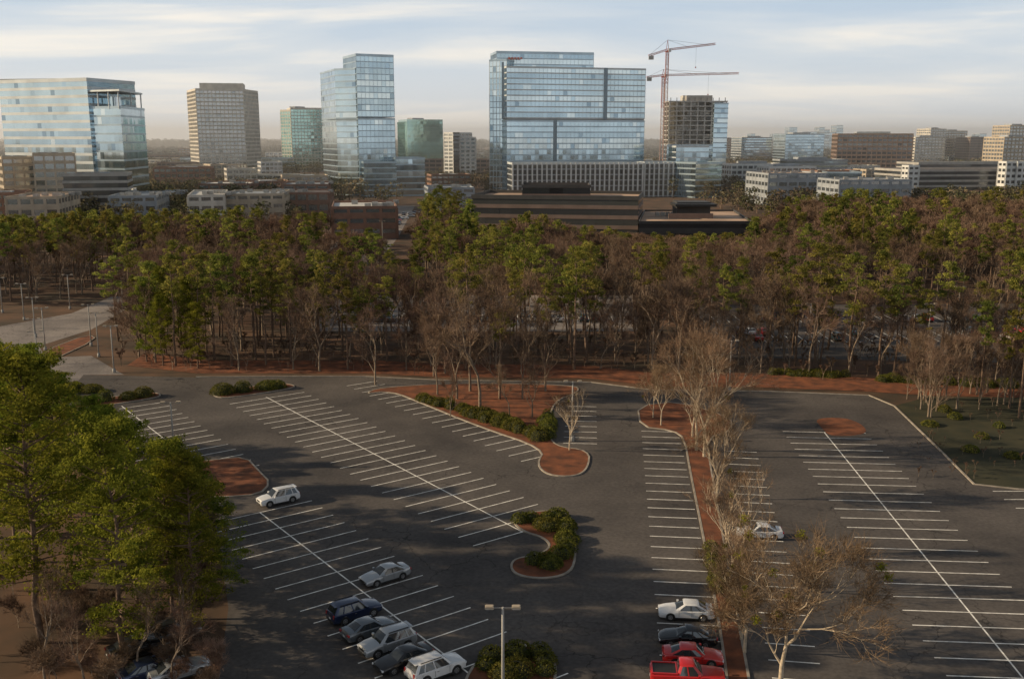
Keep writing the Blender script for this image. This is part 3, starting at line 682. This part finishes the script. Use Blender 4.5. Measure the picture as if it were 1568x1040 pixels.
# ---------------------------------------------------------------- cars
M_TYRE=mat('tyre_rubber',(.02,.02,.02),.9); M_RIM=mat('alloy_rim',(.45,.45,.46),.3,.8); M_CGL=mat('car_glass',(.025,.03,.035),.05,0,spec=1.0)
M_HL=mat('headlamp',(.7,.72,.75),.15); M_TL=mat('tail_lamp',(.35,.02,.02),.3)
def paint(name,c,metal=.3): return mat('car_paint_'+name,c,.32,metal,var=.03,coat=.8)
SP={'sedan':dict(L=4.8,W=1.84,st=[(1,.62,.34,.78),(.95,.72,.22,.92),(.72,.84,.19,.985),(.42,.94,.19,1),(0,.97,.19,1),(-.5,1.0,.19,1),(-.76,1.04,.2,.98),(-.94,1.0,.24,.92),(-1,.78,.36,.82)],gh=(1.02,.28,-1.08,-1.88,.92,1.0,1.45),R=.33,wb=.58),
 'suv':dict(L=4.7,W=1.9,st=[(1,.72,.36,.80),(.95,.88,.26,.93),(.72,1.0,.24,.985),(.42,1.06,.24,1),(0,1.08,.24,1),(-.5,1.1,.24,1),(-.85,1.12,.25,.98),(-.97,1.08,.3,.94),(-1,.85,.4,.88)],gh=(1.08,.42,-1.9,-2.22,1.05,1.1,1.72),R=.37,wb=.58),
 'pickup':dict(L=5.7,W=1.98,st=[(1,.8,.42,.84),(.96,1.0,.34,.95),(.72,1.1,.32,.99),(.38,1.15,.32,1),(0,1.16,.32,1),(-.5,1.16,.32,1),(-.9,1.16,.34,1),(-.99,1.14,.42,.98),(-1,.9,.5,.96)],gh=(1.15,.5,-.65,-.85,1.13,1.14,1.88),R=.4,wb=.62)}
def car_mesh(kind,pm,key):
    D=SP[kind]; b=MB(); L=D['L']/2; W=D['W']/2; rings=[]
    for (fx_,zt,zb,wf) in D['st']:
        w=W*wf; x=fx_*L; zm=(zt+zb)/2
        half=[(0,zb),(w*.86,zb),(w*.98,zb+.12),(w,zm),(w*.975,zt-.12),(w*.88,zt-.02),(w*.5,zt+.02)]
        r=[(x,y,z) for y,z in half]+[(x,0,zt+.035)]+[(x,-y,z) for y,z in reversed(half[1:])]
        rings.append(r)
    n=len(rings[0])
    for r0,r1 in zip(rings[:-1],rings[1:]):
        for i in range(n):
            j=(i+1)%n; b.face([r0[i],r0[j],r1[j],r1[i]],pm)
    b.face(rings[0][::-1],pm); b.face(rings[-1],pm)
    xf,xf1,xr1,xr,zf,zr,zt=D['gh']; wb,wt=W*.92,W*.77; s=.03
    bot=[(xf,wb*.8,zf-s),(xf-.3,wb,zf+.0),(xr+.2,wb,zr-s),(xr,wb*.82,zr-s)]
    top=[(xf1,wt*.82,zt-.05),(xf1-.18,wt,zt-.06),(xr1+.2,wt,zt-.08),(xr1,wt*.84,zt-.07)]
    mir=lambda p:(p[0],-p[1],p[2])
    for i,mm in ((0,pm),(1,M_CGL),(2,pm)):
        b.face([bot[i],bot[i+1],top[i+1],top[i]],mm); b.face([mir(top[i]),mir(top[i+1]),mir(bot[i+1]),mir(bot[i])],mm)
    b.face([mir(bot[0]),bot[0],top[0],mir(top[0])],M_CGL)
    b.face([bot[3],mir(bot[3]),mir(top[3]),top[3]],M_CGL)
    inner=[(p[0]*.8+(xf1+xr1)/2*.2,p[1]*.75,zt) for p in top]
    T=top+[mir(p) for p in reversed(top)]; I=inner+[mir(p) for p in reversed(inner)]
    for i in range(8):
        j=(i+1)%8; b.face([T[i],T[j],I[j],I[i]],pm)
    b.face(I,pm)
    def lp(t,side):
        a=Vector(bot[1]).lerp(Vector(bot[2]),t); c=Vector(top[1]).lerp(Vector(top[2]),t); o=Vector((0,.012,0)); a+=o;c+=o
        w=.05; q=[(a.x+w,a.y,a.z),(a.x-w,a.y,a.z),(c.x-w,c.y,c.z),(c.x+w,c.y,c.z)]
        if side<0: q=[mir(p) for p in reversed(q)]
        b.face(q,pm if kind!='sedan' else M_BLACK)
    for t in ((.45,.8) if kind!='pickup' else (.55,)):
        lp(t,1); lp(t,-1)
    for sgn in (1,-1):
        for x in (xf-.35,(xf+xr)/2,xr+.55):
            b.box((x,sgn*(W+.001),.68),(.02,.012,.5),M_BLACK)
        b.box((0,sgn*W*.985,.27),(L*1.0,.05,.12),M_BLACK)
        b.box((xf-.35,sgn*(W+.1),zf+.08),(.18,.22,.15),pm)
        for x in ((xf+xr)/2+.25,(xf+xr)/2-.75): b.box((x,sgn*(W+.01),.82),(.18,.03,.035),M_BLACK if kind=='pickup' else M_RIM)
    R=D['R']
    for sx in (1,-1):
        for sy in (1,-1):
            x=sx*L*D['wb']; y=sy*W
            b.tube((x,y-sy*.28,R),(x,y+sy*.008,R),R+.075,R+.075,M_BLACK,20,True)
            b.tube((x,y-sy*.2,R),(x,y+sy*.02,R),R,R,M_TYRE,20,True)
            b.tube((x,y,R),(x,y+sy*.03,R),R*.66,R*.6,M_RIM,12,True)
            for k in range(5):
                a=k*1.2566; b.box((x+math.cos(a)*R*.4,y+sy*.032,R+math.sin(a)*R*.4),(.07,.006,.07),M_BLACK)
    zh=D['st'][1][1]-.14
    for sy in (1,-1):
        b.box((L*.965,sy*W*.68,zh),(.12,.42,.14),M_HL); b.box((-L*.975,sy*W*.72,D['st'][-2][1]-.17),(.12,.34 if kind=='sedan' else .2,.16 if kind=='sedan' else .32),M_TL)
    b.box((L*.985,0,zh-.04),(.1,.8,.16),M_BLACK); b.box((L*.99,0,.42),(.1,1.2,.14),M_BLACK)
    b.box((-L-.0,0,.62),(.03,.32,.16),M_WHITE); b.box((-L*.985,0,.4),(.1,1.3,.12),M_BLACK)
    if kind=='suv':
        for sy in (1,-1): b.box(((xf1+xr1)/2,sy*wt*.86,zt+.02),(abs(xf1-xr1)*.8,.05,.05),M_BLACK)
        b.box((xr1-.08,0,zt-.05),(.25,wt*1.5,.04),pm)
    if kind=='pickup':
        b.box((-1.75,0,1.19),(1.9,W*1.55,.04),M_BLACK)
        for sy in (1,-1): b.box((-1.75,sy*W*.86,1.22),(1.95,.12,.12),pm)
        b.box((-2.72,0,1.2),(.1,W*1.7,.12),pm); b.box((-.86,0,1.22),(.08,W*1.6,.14),pm)
    me=b.mesh('%s_%s'%(kind,key))
    bm=bmesh.new(); bm.from_mesh(me); bmesh.ops.remove_doubles(bm,verts=bm.verts,dist=.0005)
    for f in bm.faces: f.smooth=True
    bm.to_mesh(me); bm.free(); me.set_sharp_from_angle(angle=math.radians(36)); return me
PC={'white':(.70,.71,.72),'silver':(.40,.42,.44),'blue':(.02,.035,.09),'grey':(.13,.15,.17),'black':(.015,.015,.018),'red':(.55,.015,.015),'teal':(.05,.1,.12)}
CM={}
def car(kind,col,x,y,ang,parent=None,name='parked_car'):
    k=(kind,col)
    if k not in CM: CM[k]=car_mesh(kind,paint(col,PC[col],.0 if col in('white','red') else .5),col)
    return inst(CM[k],name,(x,y,.012),ang,1,parent)
W36=math.radians(36)
def carTW(kind,col,t,w,flip=0,name='parked_car'):
    x,y=TW(t,w); car(kind,col,x,y,W36+(math.pi if flip else 0)+random.uniform(-.03,.03),name=name)
carTW('suv','white',103.4,42.0,1,'parked_suv'); carTW('sedan','silver',78.2,42.0,1)
carTW('suv','blue',73.2,36.2,0,'parked_suv'); carTW('sedan','grey',69.7,35.8,0); carTW('suv','silver',66.6,35.8,1,'parked_suv'); carTW('sedan','black',63.6,35.6,1); carTW('suv','white',60.9,36.9,0,'parked_suv')
R6=math.radians(-5)
for k,c,px,py,fl,nm_ in [('sedan','white',1050,944,1,'parked_car'),('sedan','black',1052,984,1,'parked_car'),('sedan','red',1060,1013,0,'parked_car'),('pickup','red',1052,1046,0,'pickup_truck'),('sedan','white',1162,822,1,'parked_car')]:
    x,y=G(px,py); car(k,c,x,y,R6+(math.pi if fl else 0),name=nm_)
for k,c,px,py in [('sedan','black',212,1000),('suv','grey',262,980),('sedan','silver',275,1035),('sedan','blue',230,1035)]:
    x,y=G(px,py); car(k,c,x,y,W36)
fl=empty('distant_parked_cars')
cols=list(PC)
for i in range(30):
    for yy in (202.6,208.5,224.6,230.5):
        if random.random()<.22: car(random.choice(['sedan','suv']),random.choice(cols),45.4+i*2.75,yy,math.pi/2,fl)
for i in range(23):
    for yy in (224.6,230.4):
        if random.random()<.5: car(random.choice(['sedan','suv']),random.choice(cols),-38.6+i*2.75,yy,math.pi/2,fl)
for i in range(40):
    car(random.choice(['sedan','suv']),random.choice(cols),-58+random.uniform(-6,6),310+i*6.3,random.choice([0,math.pi/2]),fl)
# ---------------------------------------------------------------- street lamps
def lampmesh(h):
    b=MB(); b.tube((0,0,0),(0,0,.75),.3,.28,M_CONC,12,True); b.tube((0,0,.75),(0,0,h),.13,.09,M_CONC,8,True); b.box((0,0,.78),(.4,.4,.05),M_STEEL)
    b.tube((-.75,0,h-.05),(.75,0,h-.05),.04,.04,M_STEEL,6)
    for s in (1,-1):
        b.box((s*.95,0,h),(.62,.42,.16),M_TAN); b.box((s*.95,0,h-.1),(.5,.32,.04),M_HL); b.box((s*.95,0,h+.1),(.5,.34,.05),M_TAN)
    return b.mesh('lamp')
LM=lampmesh(8.5)
for x,y,r in [(-.65,65.3,0),(-42.9,121,.1),(8.3,132,0),(-84.6,196,0.3),(-71,173,.2),(-100,205,.2),(-112,225,0),(-95,240,.4),(-122,235,0),(-79,186,0),(60,197,0),(84,197,0),(48,236,0),(100,220,0),(36,160,0),(-52,400,0),(-70,330,0),(-92,192,.3),(-108,240,.3),(-88,180,.3),(-118,215,.3),(-130,228,.3),(-82,168,.3)]:
    inst(LM,'street_lamp',(x,y,0),r)
# ---------------------------------------------------------------- grass verge planting
random.seed(77)
gb=empty('verge_brush')
for i in range(70):
    x,y=G(random.uniform(1400,1640),random.uniform(618,735)); inst(BUSH,'brush',(x,y,0.02),random.uniform(0,6),random.uniform(.2,.5),gb)
for px,py,h in [(1560,640,17),(1600,660,19),(1640,650,18),(1545,625,15),(1500,618,16),(1585,622,18)]:
    x,y=G(px,py); pine_at(x,y,h)
for x,y,h in [(-68,181,15),(-64,178,13),(-60,180,16),(-57,176,12),(-66,186,17)]: pine_at(x,y,h,True,w=.75)
for px,py in [(1420,650),(1460,640),(1500,670),(1530,655),(1480,690),(1545,700),(1440,628)]:
    hedge('shrub_bed',[(px,py),(px+14,py+3)],1.0,.9,z=.02)
for i in range(26):
    x,y=G(random.uniform(1385,1620),random.uniform(600,640)); inst(random.choice(BARES),'bare_tree',(x,y,0),random.uniform(0,6),random.uniform(.3,.75))
# ---------------------------------------------------------------- real atmospheric haze over the distant city
vb=MB(); vb.box((0,5430,66),(11000,10000,128),M_CONC)
ob=vb.obj('haze'); ob.data.materials.clear()
m=bpy.data.materials.new('haze'); m.use_nodes=True; nt=m.node_tree; nt.nodes.clear()
o=nt.nodes.new('ShaderNodeOutputMaterial'); v=nt.nodes.new('ShaderNodeVolumeScatter'); v.inputs['Density'].default_value=.00018; v.inputs['Color'].default_value=(1,1,1,1); v.inputs['Anisotropy'].default_value=.3
nt.links.new(v.outputs[0],o.inputs['Volume']); ob.data.materials.append(m)
# ---------------------------------------------------------------- light, sky
az=math.radians(0); el=math.radians(20)
sd=Vector((-math.cos(az)*math.cos(el),math.sin(az)*math.cos(el),math.sin(el)))
sl=bpy.data.lights.new('sun','SUN'); sl.energy=5.0; sl.angle=math.radians(.6); sl.color=(1,.78,.51)
so=bpy.data.objects.new('sun',sl); so.rotation_euler=sd.to_track_quat('Z','Y').to_euler(); so.location=(-100,60,120); COL.objects.link(so)
w=bpy.data.worlds.new('World'); S.world=w; w.use_nodes=True; nt=w.node_tree; N=nt.nodes; L=nt.links; N.clear()
o=N.new('ShaderNodeOutputWorld'); sky=N.new('ShaderNodeTexSky'); sky.sky_type='NISHITA'; sky.sun_disc=False
sky.sun_elevation=el; sky.sun_rotation=math.atan2(sd.x,sd.y); sky.air_density=1.2; sky.dust_density=2.0
b1=N.new('ShaderNodeBackground'); b1.inputs[1].default_value=.09; L.new(sky.outputs[0],b1.inputs[0])
tc=N.new('ShaderNodeTexCoord')
sep=N.new('ShaderNodeSeparateXYZ'); L.new(tc.outputs['Generated'],sep.inputs[0])
mz=N.new('ShaderNodeMath'); mz.operation='ADD'; mz.inputs[1].default_value=.10; L.new(sep.outputs[2],mz.inputs[0])
mzm=N.new('ShaderNodeMath'); mzm.operation='MAXIMUM'; mzm.inputs[1].default_value=.05; L.new(mz.outputs[0],mzm.inputs[0])
dx=N.new('ShaderNodeMath'); dx.operation='DIVIDE'; L.new(sep.outputs[0],dx.inputs[0]); L.new(mzm.outputs[0],dx.inputs[1])
dy=N.new('ShaderNodeMath'); dy.operation='DIVIDE'; L.new(sep.outputs[1],dy.inputs[0]); L.new(mzm.outputs[0],dy.inputs[1])
cb=N.new('ShaderNodeCombineXYZ'); L.new(dx.outputs[0],cb.inputs[0]); L.new(dy.outputs[0],cb.inputs[1])
mp=N.new('ShaderNodeMapping'); mp.inputs['Scale'].default_value=(.5,1.0,1); mp.inputs['Rotation'].default_value=(0,0,.2); mp.inputs['Location'].default_value=(1.3,.4,0); L.new(cb.outputs[0],mp.inputs[0])
n1=N.new('ShaderNodeTexNoise'); n1.inputs['Scale'].default_value=.8; n1.inputs['Detail'].default_value=7; n1.inputs['Roughness'].default_value=.52; n1.inputs['Distortion'].default_value=.4; L.new(mp.outputs[0],n1.inputs['Vector'])
cr=N.new('ShaderNodeValToRGB'); L.new(n1.outputs['Fac'],cr.inputs[0])
E=cr.color_ramp.elements; E[0].position=.40; E[0].color=(.53,.64,.77,1); E[1].position=.62; E[1].color=(1.0,.94,.86,1)
e=E.new(.5); e.color=(.65,.72,.80,1)
hz=N.new('ShaderNodeMapRange'); hz.inputs[1].default_value=0; hz.inputs[2].default_value=.12; hz.inputs[3].default_value=.7; hz.inputs[4].default_value=0; L.new(sep.outputs[2],hz.inputs[0])
mh=N.new('ShaderNodeMix'); mh.data_type='RGBA'; L.new(hz.outputs[0],mh.inputs[0]); L.new(cr.outputs[0],mh.inputs[6]); mh.inputs[7].default_value=(.94,.94,.92,1)
b2=N.new('ShaderNodeBackground'); L.new(mh.outputs[2],b2.inputs[0])
zf=N.new('ShaderNodeMapRange'); zf.inputs[1].default_value=.16; zf.inputs[2].default_value=.42; zf.inputs[3].default_value=1.08; zf.inputs[4].default_value=.26; L.new(sep.outputs[2],zf.inputs[0]); L.new(zf.outputs[0],b2.inputs[1])
mx=N.new('ShaderNodeMixShader'); mx.inputs[0].default_value=.85; L.new(b1.outputs[0],mx.inputs[1]); L.new(b2.outputs[0],mx.inputs[2]); L.new(mx.outputs[0],o.inputs[0])
S.view_settings.view_transform='Standard'; S.view_settings.look='None'; S.view_settings.exposure=0
# ---------------------------------------------------------------- camera
cd=bpy.data.cameras.new('camera'); cd.lens=35; cd.sensor_width=36; cd.clip_end=30000; cd.clip_start=.5
co=bpy.data.objects.new('camera',cd); co.location=(0,0,H); co.rotation_euler=(math.pi/2-TH,0,0); COL.objects.link(co); S.camera=co
